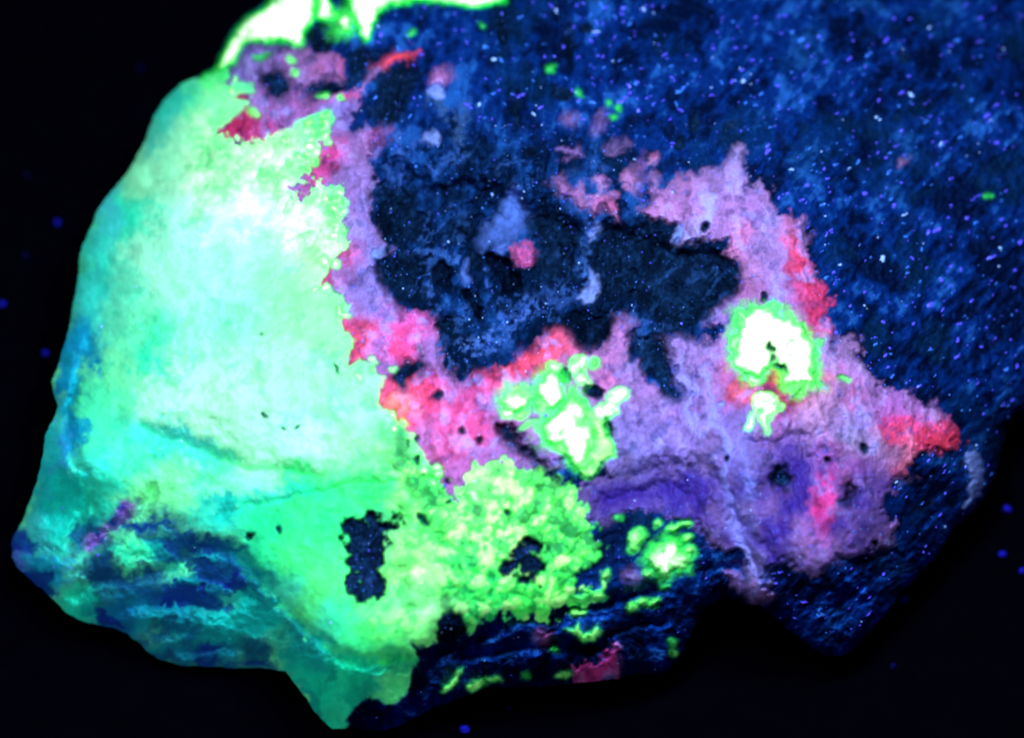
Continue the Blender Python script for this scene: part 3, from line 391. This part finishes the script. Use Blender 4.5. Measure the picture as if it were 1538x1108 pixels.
# connected patches of one mineral
fi = np.full((NY-1, NX-1), -1); fi[fm] = np.arange(len(F)); fcg = np.full(fi.shape, -1); fcg[fm] = fc
lab = np.where(fm, np.arange(fi.size).reshape(fi.shape), -1)
while True:
    old = lab.copy()
    for sl_a, sl_b in (((slice(1, None), slice(None)), (slice(None, -1), slice(None))), ((slice(None), slice(1, None)), (slice(None), slice(None, -1)))):
        same = (fcg[sl_a] == fcg[sl_b]) & (fcg[sl_a] >= 0)
        m = np.maximum(lab[sl_a], lab[sl_b])
        lab[sl_a] = np.where(same, m, lab[sl_a]); m = np.maximum(lab[sl_a], lab[sl_b]); lab[sl_b] = np.where(same, m, lab[sl_b])
    ok = lab >= 0; lab[ok] = np.maximum(lab[ok], lab.reshape(-1)[lab[ok]])
    if (lab == old).all(): break
lf = lab[fm]

# ------------------------------------------------------------------ materials
def nodes(name):
    m = bpy.data.materials.new(name); m.use_nodes = True; nt = m.node_tree; return m, nt, nt.nodes['Principled BSDF']
def mineral(name, rough, spec, bump, scale, speck, gcol=(.55, 1., .62)):
    m, nt, b = nodes(name); N = nt.nodes.new; K = nt.links.new
    a = N('ShaderNodeAttribute'); a.attribute_name = 'mineral_colour'
    tc = N('ShaderNodeTexCoord'); n = N('ShaderNodeTexNoise'); n.inputs['Scale'].default_value = scale; n.inputs['Detail'].default_value = 5; n.inputs['Roughness'].default_value = .65
    K(tc.outputs['Object'], n.inputs['Vector'])
    r = N('ShaderNodeMapRange'); r.inputs[1].default_value = .3; r.inputs[2].default_value = .7; r.inputs[3].default_value = 1-speck; r.inputs[4].default_value = 1+speck
    K(n.outputs['Fac'], r.inputs[0])
    x = N('ShaderNodeVectorMath'); x.operation = 'SCALE'; K(a.outputs['Color'], x.inputs[0]); K(r.outputs[0], x.inputs['Scale']); K(x.outputs[0], b.inputs['Base Color'])
    bp = N('ShaderNodeBump'); bp.inputs['Strength'].default_value = bump; bp.inputs['Distance'].default_value = .0003
    K(n.outputs['Fac'], bp.inputs['Height']); K(bp.outputs[0], b.inputs['Normal'])
    b.inputs['Roughness'].default_value = rough; b.inputs['Specular IOR Level'].default_value = spec; b.inputs['Specular Tint'].default_value = (.06, .22, 1, 1)
    g = N('ShaderNodeAttribute'); g.attribute_name = 'fluorescence'
    K(x.outputs[0], b.inputs['Emission Color']); K(g.outputs['Fac'], b.inputs['Emission Strength'])
    return m
MAT = {MATRIX: mineral('dark_host_rock', .5, .3, .8, 1900, .3), GREEN: mineral('green_fluorescent_mineral', .55, .25, .2, 1800, .08),
       PINK: mineral('pink_fluorescent_mineral', .45, .35, .45, 2400, .22), BLACK: mineral('black_glassy_mineral', .5, .25, .8, 2400, .3), PALE: mineral('pale_blue_mineral', .4, .4, .5, 2400, .15)}

# ------------------------------------------------------------------ the stone and its parts
spec = bpy.data.objects.new('mineral_specimen', None); COL.objects.link(spec); spec.empty_display_size = .02
spec['label'] = 'rough rock with glowing green crust, pink vein and dark blue body on black surface'; spec['category'] = 'rock'
def part(name, faces, mat, label=None, kind=None, extra=None):
    u, inv = np.unique(faces.reshape(-1), return_inverse=True); v = V[u]; f = inv.reshape(-1, 4); c = C4[u]; g = GL[u]; vnr = VN[u]
    if extra is not None:
        ev, ef = extra(u, v, f); c = np.r_[c, ev[3]]; g = np.r_[g, ev[2]]; vnr = np.r_[vnr, ev[1]]; v = np.r_[v, ev[0]]; f = np.r_[f, ef]
    me = bpy.data.meshes.new(name); me.vertices.add(len(v)); me.vertices.foreach_set('co', v.reshape(-1).astype(np.float32))
    me.loops.add(f.size); me.loops.foreach_set('vertex_index', f.reshape(-1).astype(np.int32))
    me.polygons.add(len(f)); me.polygons.foreach_set('loop_start', (np.arange(len(f))*4).astype(np.int32))
    me.update(calc_edges=True); me.validate()
    a = me.attributes.new('mineral_colour', 'FLOAT_COLOR', 'POINT'); a.data.foreach_set('color', c.reshape(-1).astype(np.float32))
    a = me.attributes.new('fluorescence', 'FLOAT', 'POINT'); a.data.foreach_set('value', g.astype(np.float32))
    me.polygons.foreach_set('use_smooth', np.ones(len(f), bool)); me.normals_split_custom_set_from_vertices(vnr.tolist())
    me.materials.append(mat); o = bpy.data.objects.new(name, me); COL.objects.link(o); o.parent = spec
    if label: o['label'] = label
    if kind: o['kind'] = kind
    return o
NAMES = {GREEN: 'green_crust', PINK: 'pink_vein', BLACK: 'black_grain', PALE: 'pale_flake'}
for c in (GREEN, PINK, BLACK, PALE):
    sel = fc == c; ids, cnt = np.unique(lf[sel], return_counts=True); order = np.argsort(-cnt); rest = []
    for k, j in enumerate(order):
        fs = np.nonzero(sel & (lf == ids[j]))[0]
        if cnt[j] >= 22 and k < 90: part(NAMES[c], F[fs], MAT[c])
        else: rest.append(fs)
    if rest: part(NAMES[c]+'_specks', F[np.concatenate(rest)], MAT[c], kind='stuff')
# back of the stone, closed underneath: walls drop from the rim to the table
part('host_rock', F[fc == MATRIX], MAT[MATRIX])
def rim_wall():
    e = np.concatenate([F[:, [0, 1]], F[:, [1, 2]], F[:, [2, 3]], F[:, [3, 0]]]); key = np.sort(e, 1); kk = key[:, 0].astype(np.int64)*(NX*NY)+key[:, 1]
    _, first, n = np.unique(kk, return_index=True, return_counts=True); be = e[first[n == 1]]
    ru_ = np.unique(be); m = {int(v): i for i, v in enumerate(ru_)}; top = V[ru_]; tuck = .28+.42*sm(-.3, .3, (gyy/gl).reshape(-1)[ru_]); cen = np.array([.0, .0, 0]); rings = [top]
    for q, (shr, z) in enumerate(((.985, .72), (.95, .38), (.90, .1), (.86, .0))):
        r = cen+(top-cen)*shr; r[:, 2] = np.maximum(top[:, 2]*z, .0003 if z == 0 else .0006); r[:, 1] += (top[:, 2]-r[:, 2])*tuck; r[:, :2] += rng.normal(0, .00008, (len(r), 2)); rings.append(r)
    vs = np.concatenate(rings+[np.array([[0, 0, .0003]])]); n_ = len(ru_); fs = []
    for a, b in be.tolist():
        i, j = m[a], m[b]
        for q in range(4): fs.append((q*n_+j, q*n_+i, (q+1)*n_+i, (q+1)*n_+j))
        fs.append((4*n_+j, 4*n_+i, 5*n_))
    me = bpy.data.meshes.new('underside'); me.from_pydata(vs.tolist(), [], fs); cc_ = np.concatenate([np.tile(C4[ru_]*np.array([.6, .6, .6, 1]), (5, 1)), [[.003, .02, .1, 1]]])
    a = me.attributes.new('mineral_colour', 'FLOAT_COLOR', 'POINT'); a.data.foreach_set('color', cc_.reshape(-1).astype(np.float32))
    me.materials.append(MAT[MATRIX]); o = bpy.data.objects.new('underside', me); COL.objects.link(o); o.parent = spec
rim_wall()

# ------------------------------------------------------------------ glinting flakes bedded in the surface
def plain(name, col, rough=.3, spec_=.6, emis=0, metal=0):
    m, nt, b = nodes(name); b.inputs['Base Color'].default_value = (*col, 1); b.inputs['Specular Tint'].default_value = (.12, .3, 1, 1); b.inputs['Roughness'].default_value = rough; b.inputs['Specular IOR Level'].default_value = spec_; b.inputs['Metallic'].default_value = metal
    if emis: b.inputs['Emission Color'].default_value = (*col, 1); b.inputs['Emission Strength'].default_value = emis
    return m
FL = [plain('violet_blue_flake', lin((80,80,255)), .3, .6, .35), plain('white_blue_flake', lin((130,175,255)), .25, .6, .45), plain('sky_blue_flake', lin((50,115,235)), .35, .6, .15)]  # lamp glints imitated by bright flake colour and emission
def at(px, py):
    i = int(round((px-X0)/STEP)); j = int(round((py-Y0)/STEP)); k = j*NX+i; return V[k], VN[k]
def flakes(name, pts, mat):
    vs, fs = [], []
    for px, py, r, ang, asp in pts:
        p, n = at(px, py); n = Vector(n); p = Vector(p); r *= PX
        if n.length < .5: continue
        t1 = Vector((math.cos(ang), math.sin(ang), 0)); t1 = (t1-n*t1.dot(n)).normalized(); t2 = n.cross(t1)
        b = len(vs); nn = 6
        for q in range(nn):
            a = 6.2832*q/nn; rr = r*random.uniform(.75, 1.15); vs.append(p+t1*math.cos(a)*rr*asp+t2*math.sin(a)*rr-n*r*.5)
        vs.append(p+n*r*.45+t1*r*random.uniform(-.3, .3)+t2*r*random.uniform(-.3, .3))
        for q in range(nn): fs.append((b+q, b+(q+1) % nn, b+nn))
    me = bpy.data.meshes.new(name); me.from_pydata([tuple(v) for v in vs], [], fs); me.materials.append(mat)
    o = bpy.data.objects.new(name, me); COL.objects.link(o); o.parent = spec; return o
sets = [[], [], []]
n = 0
while n < 3000:
    px, py = random.uniform(60, 1536), random.uniform(0, 1080); j, i = int((py-Y0)/STEP), int((px-X0)/STEP)
    if SD[j, i] > -8: continue
    c = cls[j, i]
    pr = {MATRIX: .38 if (px > 1150 or py < 180) else .9, GREEN: .012, PINK: .8, BLACK: .75, PALE: .4}[int(c)]
    if c == MATRIX and py > 880: pr = .3
    if random.random() > pr*(1.25 if t[j, i] > .5 else .6): continue
    n += 1
    fardiag = px > 1100 and c == MATRIX
    blur_zone = c == MATRIX and (px > 1150 or py < 180)
    r = random.choice([1.2, 1.4, 1.6, 2.0])*(1.75 if blur_zone else .9)*(1.6 if random.random() < .06 else 1)
    k = 0 if random.random() < (.55 if blur_zone else .35) else (1 if random.random() < (.08 if blur_zone else .18) else 2)
    sets[k].append((px, py, r, math.radians(random.gauss(40, 12)) if fardiag else random.uniform(0, 3.1), random.uniform(1.5, 2.6) if blur_zone else random.uniform(1, 1.4)))
for k, nm in enumerate(('violet_glint', 'white_glint', 'blue_glint')): flakes(nm, sets[k], FL[k])['kind'] = 'stuff'
for px, py, r, ang, k in [(1369,140,7,1.9,1),(1316,176,9,.3,1),(1297,18,5,.7,0),(1283,61,5,.6,0),(1397,54,5,.6,0),(1111,103,5,.8,1),(1070,86,4,.9,1),(937,33,5,1,0),(921,92,5,1,1),(907,84,5,1,0),(800,4,5,1,0),(719,157,4,1,1),(740,140,6,1,2),(1300,135,4,.5,2),(1233,228,5,1.6,1),(1331,236,7,.1,0),(1336,212,4,.3,0),
   (1502,373,8,.1,1),(1501,400,8,.2,1),(1327,389,8,1.5,1),(1319,357,5,.8,1),(1262,399,6,.8,1),(1298,460,7,.3,1),(1326,482,8,.2,0),(1268,438,6,.3,0),(1429,308,7,.3,0),(1370,388,6,0,0),(1439,512,7,.1,0),(1524,433,8,.1,0),(1487,180,6,.7,1),(1494,214,7,.6,0),(1510,223,6,.5,0),(1528,142,7,.5,0),(1472,62,6,.8,0),(1505,490,6,.1,2),(1519,510,6,.1,0),(1337,523,5,.2,0),(1240,367,4,.5,1),
   (738,294,5,1.5,1),(674,363,4,0,1),(783,298,4,1.4,1),(922,256,5,0,1),(955,240,4,0,1),(1010,215,4,0,0),(152,490,6,.0,1),(1237,582,5,-.1,1),(1449,700,6,1.4,1),(1347,724,5,.4,1),(1373,592,3,0,0),(1128,765,4,.4,1),(1134,863,4,.4,1),(1386,829,6,.4,0),(1278,943,5,.4,0),(1172,928,5,.7,2),(1420,790,5,0,1),(292,822,4,.3,1),(270,662,6,.2,1),(300,702,5,.4,1),(115,706,5,.2,1),(243,564,6,.1,1),(94,764,5,.2,0),(147,832,5,-.4,0),(105,851,5,-.4,0),(80,851,4,-.4,0),(495,935,6,.3,1),(436,993,5,.5,0),(566,1076,5,1,0),(84,633,5,.6,0),(205,430,5,0,1)]:
    flakes('bright_flake', [(px, py, r*.68, ang, 1.45)], FL[k])

# ------------------------------------------------------------------ black surface and dust lying on it
m, nt, b = nodes('black_cloth'); b.inputs['Roughness'].default_value = 1; b.inputs['Specular IOR Level'].default_value = 0
nz = nt.nodes.new('ShaderNodeTexNoise'); nz.inputs['Scale'].default_value = 400; cr = nt.nodes.new('ShaderNodeValToRGB')
cr.color_ramp.elements[0].color = (.0003, .0003, .0012, 1); cr.color_ramp.elements[1].color = (.0006, .0007, .003, 1)
nt.links.new(nz.outputs['Fac'], cr.inputs[0]); nt.links.new(cr.outputs[0], b.inputs['Base Color'])
me = bpy.data.meshes.new('table_surface'); me.from_pydata([(-1, -1, 0), (1, -1, 0), (1, 1, 0), (-1, 1, 0)], [], [(0, 1, 2, 3)]); me.materials.append(m)
o = bpy.data.objects.new('table_surface', me); COL.objects.link(o); o['kind'] = 'structure'
DM = [plain('blue_dust', lin((28,28,200)), .6, .2), plain('dim_blue_dust', lin((12,12,80)), .6, .2)]
for px, py, r, k, lb in [(86,333,6,0,'blue dust speck on the black surface left of the upper green crust'),(3,455,6,0,'bright blue dust speck cut by the left edge of the photo'),(68,528,6,0,'blue dust speck on black surface nearest the left bump of the rock'),
   (1512,762,8,0,'blue dust speck right of the pale flake on the rock, upper one of the pair'),(1506,830,7,0,'blue dust speck on the right, lower one of the pair'),(1357,898,7,0,'blue dust speck touching the lower right edge of the rock'),(1342,998,5,1,'faint dust speck below and right of the lower right rock corner'),
   (698,1092,8,0,'bright blue dust speck at the bottom below the rock'),(764,1062,5,1,'dim dust speck under the rock, right of the bright bottom speck'),(1536,855,6,0,'blue dust speck cut by the right edge of the photo'),(211,101,4,1,'faint dust speck alone in the dark upper left'),(40,262,4,1,'faint dust speck near the left edge, high up'),(38,382,4,1,'faint dust speck between the two blue specks on the left')]:
    p = unproject(np.array(px), np.array(py), np.array(4.)); vs, fs = [], []
    for q in range(8):
        a = q*.7854; rr = r*.8*PX*random.uniform(.7, 1.2); vs.append((math.cos(a)*rr*1.25, math.sin(a)*rr, -.0003))
    for q in range(8):
        a = q*.7854; rr = r*.8*PX*random.uniform(.4, .7); vs.append((math.cos(a)*rr*1.25, math.sin(a)*rr, .0003))
    vs.append((0, 0, .0005)); fs = [(q, (q+1) % 8, 8+(q+1) % 8, 8+q) for q in range(8)]+[(8+q, 8+(q+1) % 8, 16) for q in range(8)]
    me = bpy.data.meshes.new('dust_speck'); me.from_pydata(vs, [], fs); me.materials.append(DM[k]); o = bpy.data.objects.new('dust_speck', me); COL.objects.link(o); o.location = (p[0], p[1], .0003)
    o['label'] = lb; o['category'] = 'dust speck'; o['group'] = 'dust specks on the black surface'
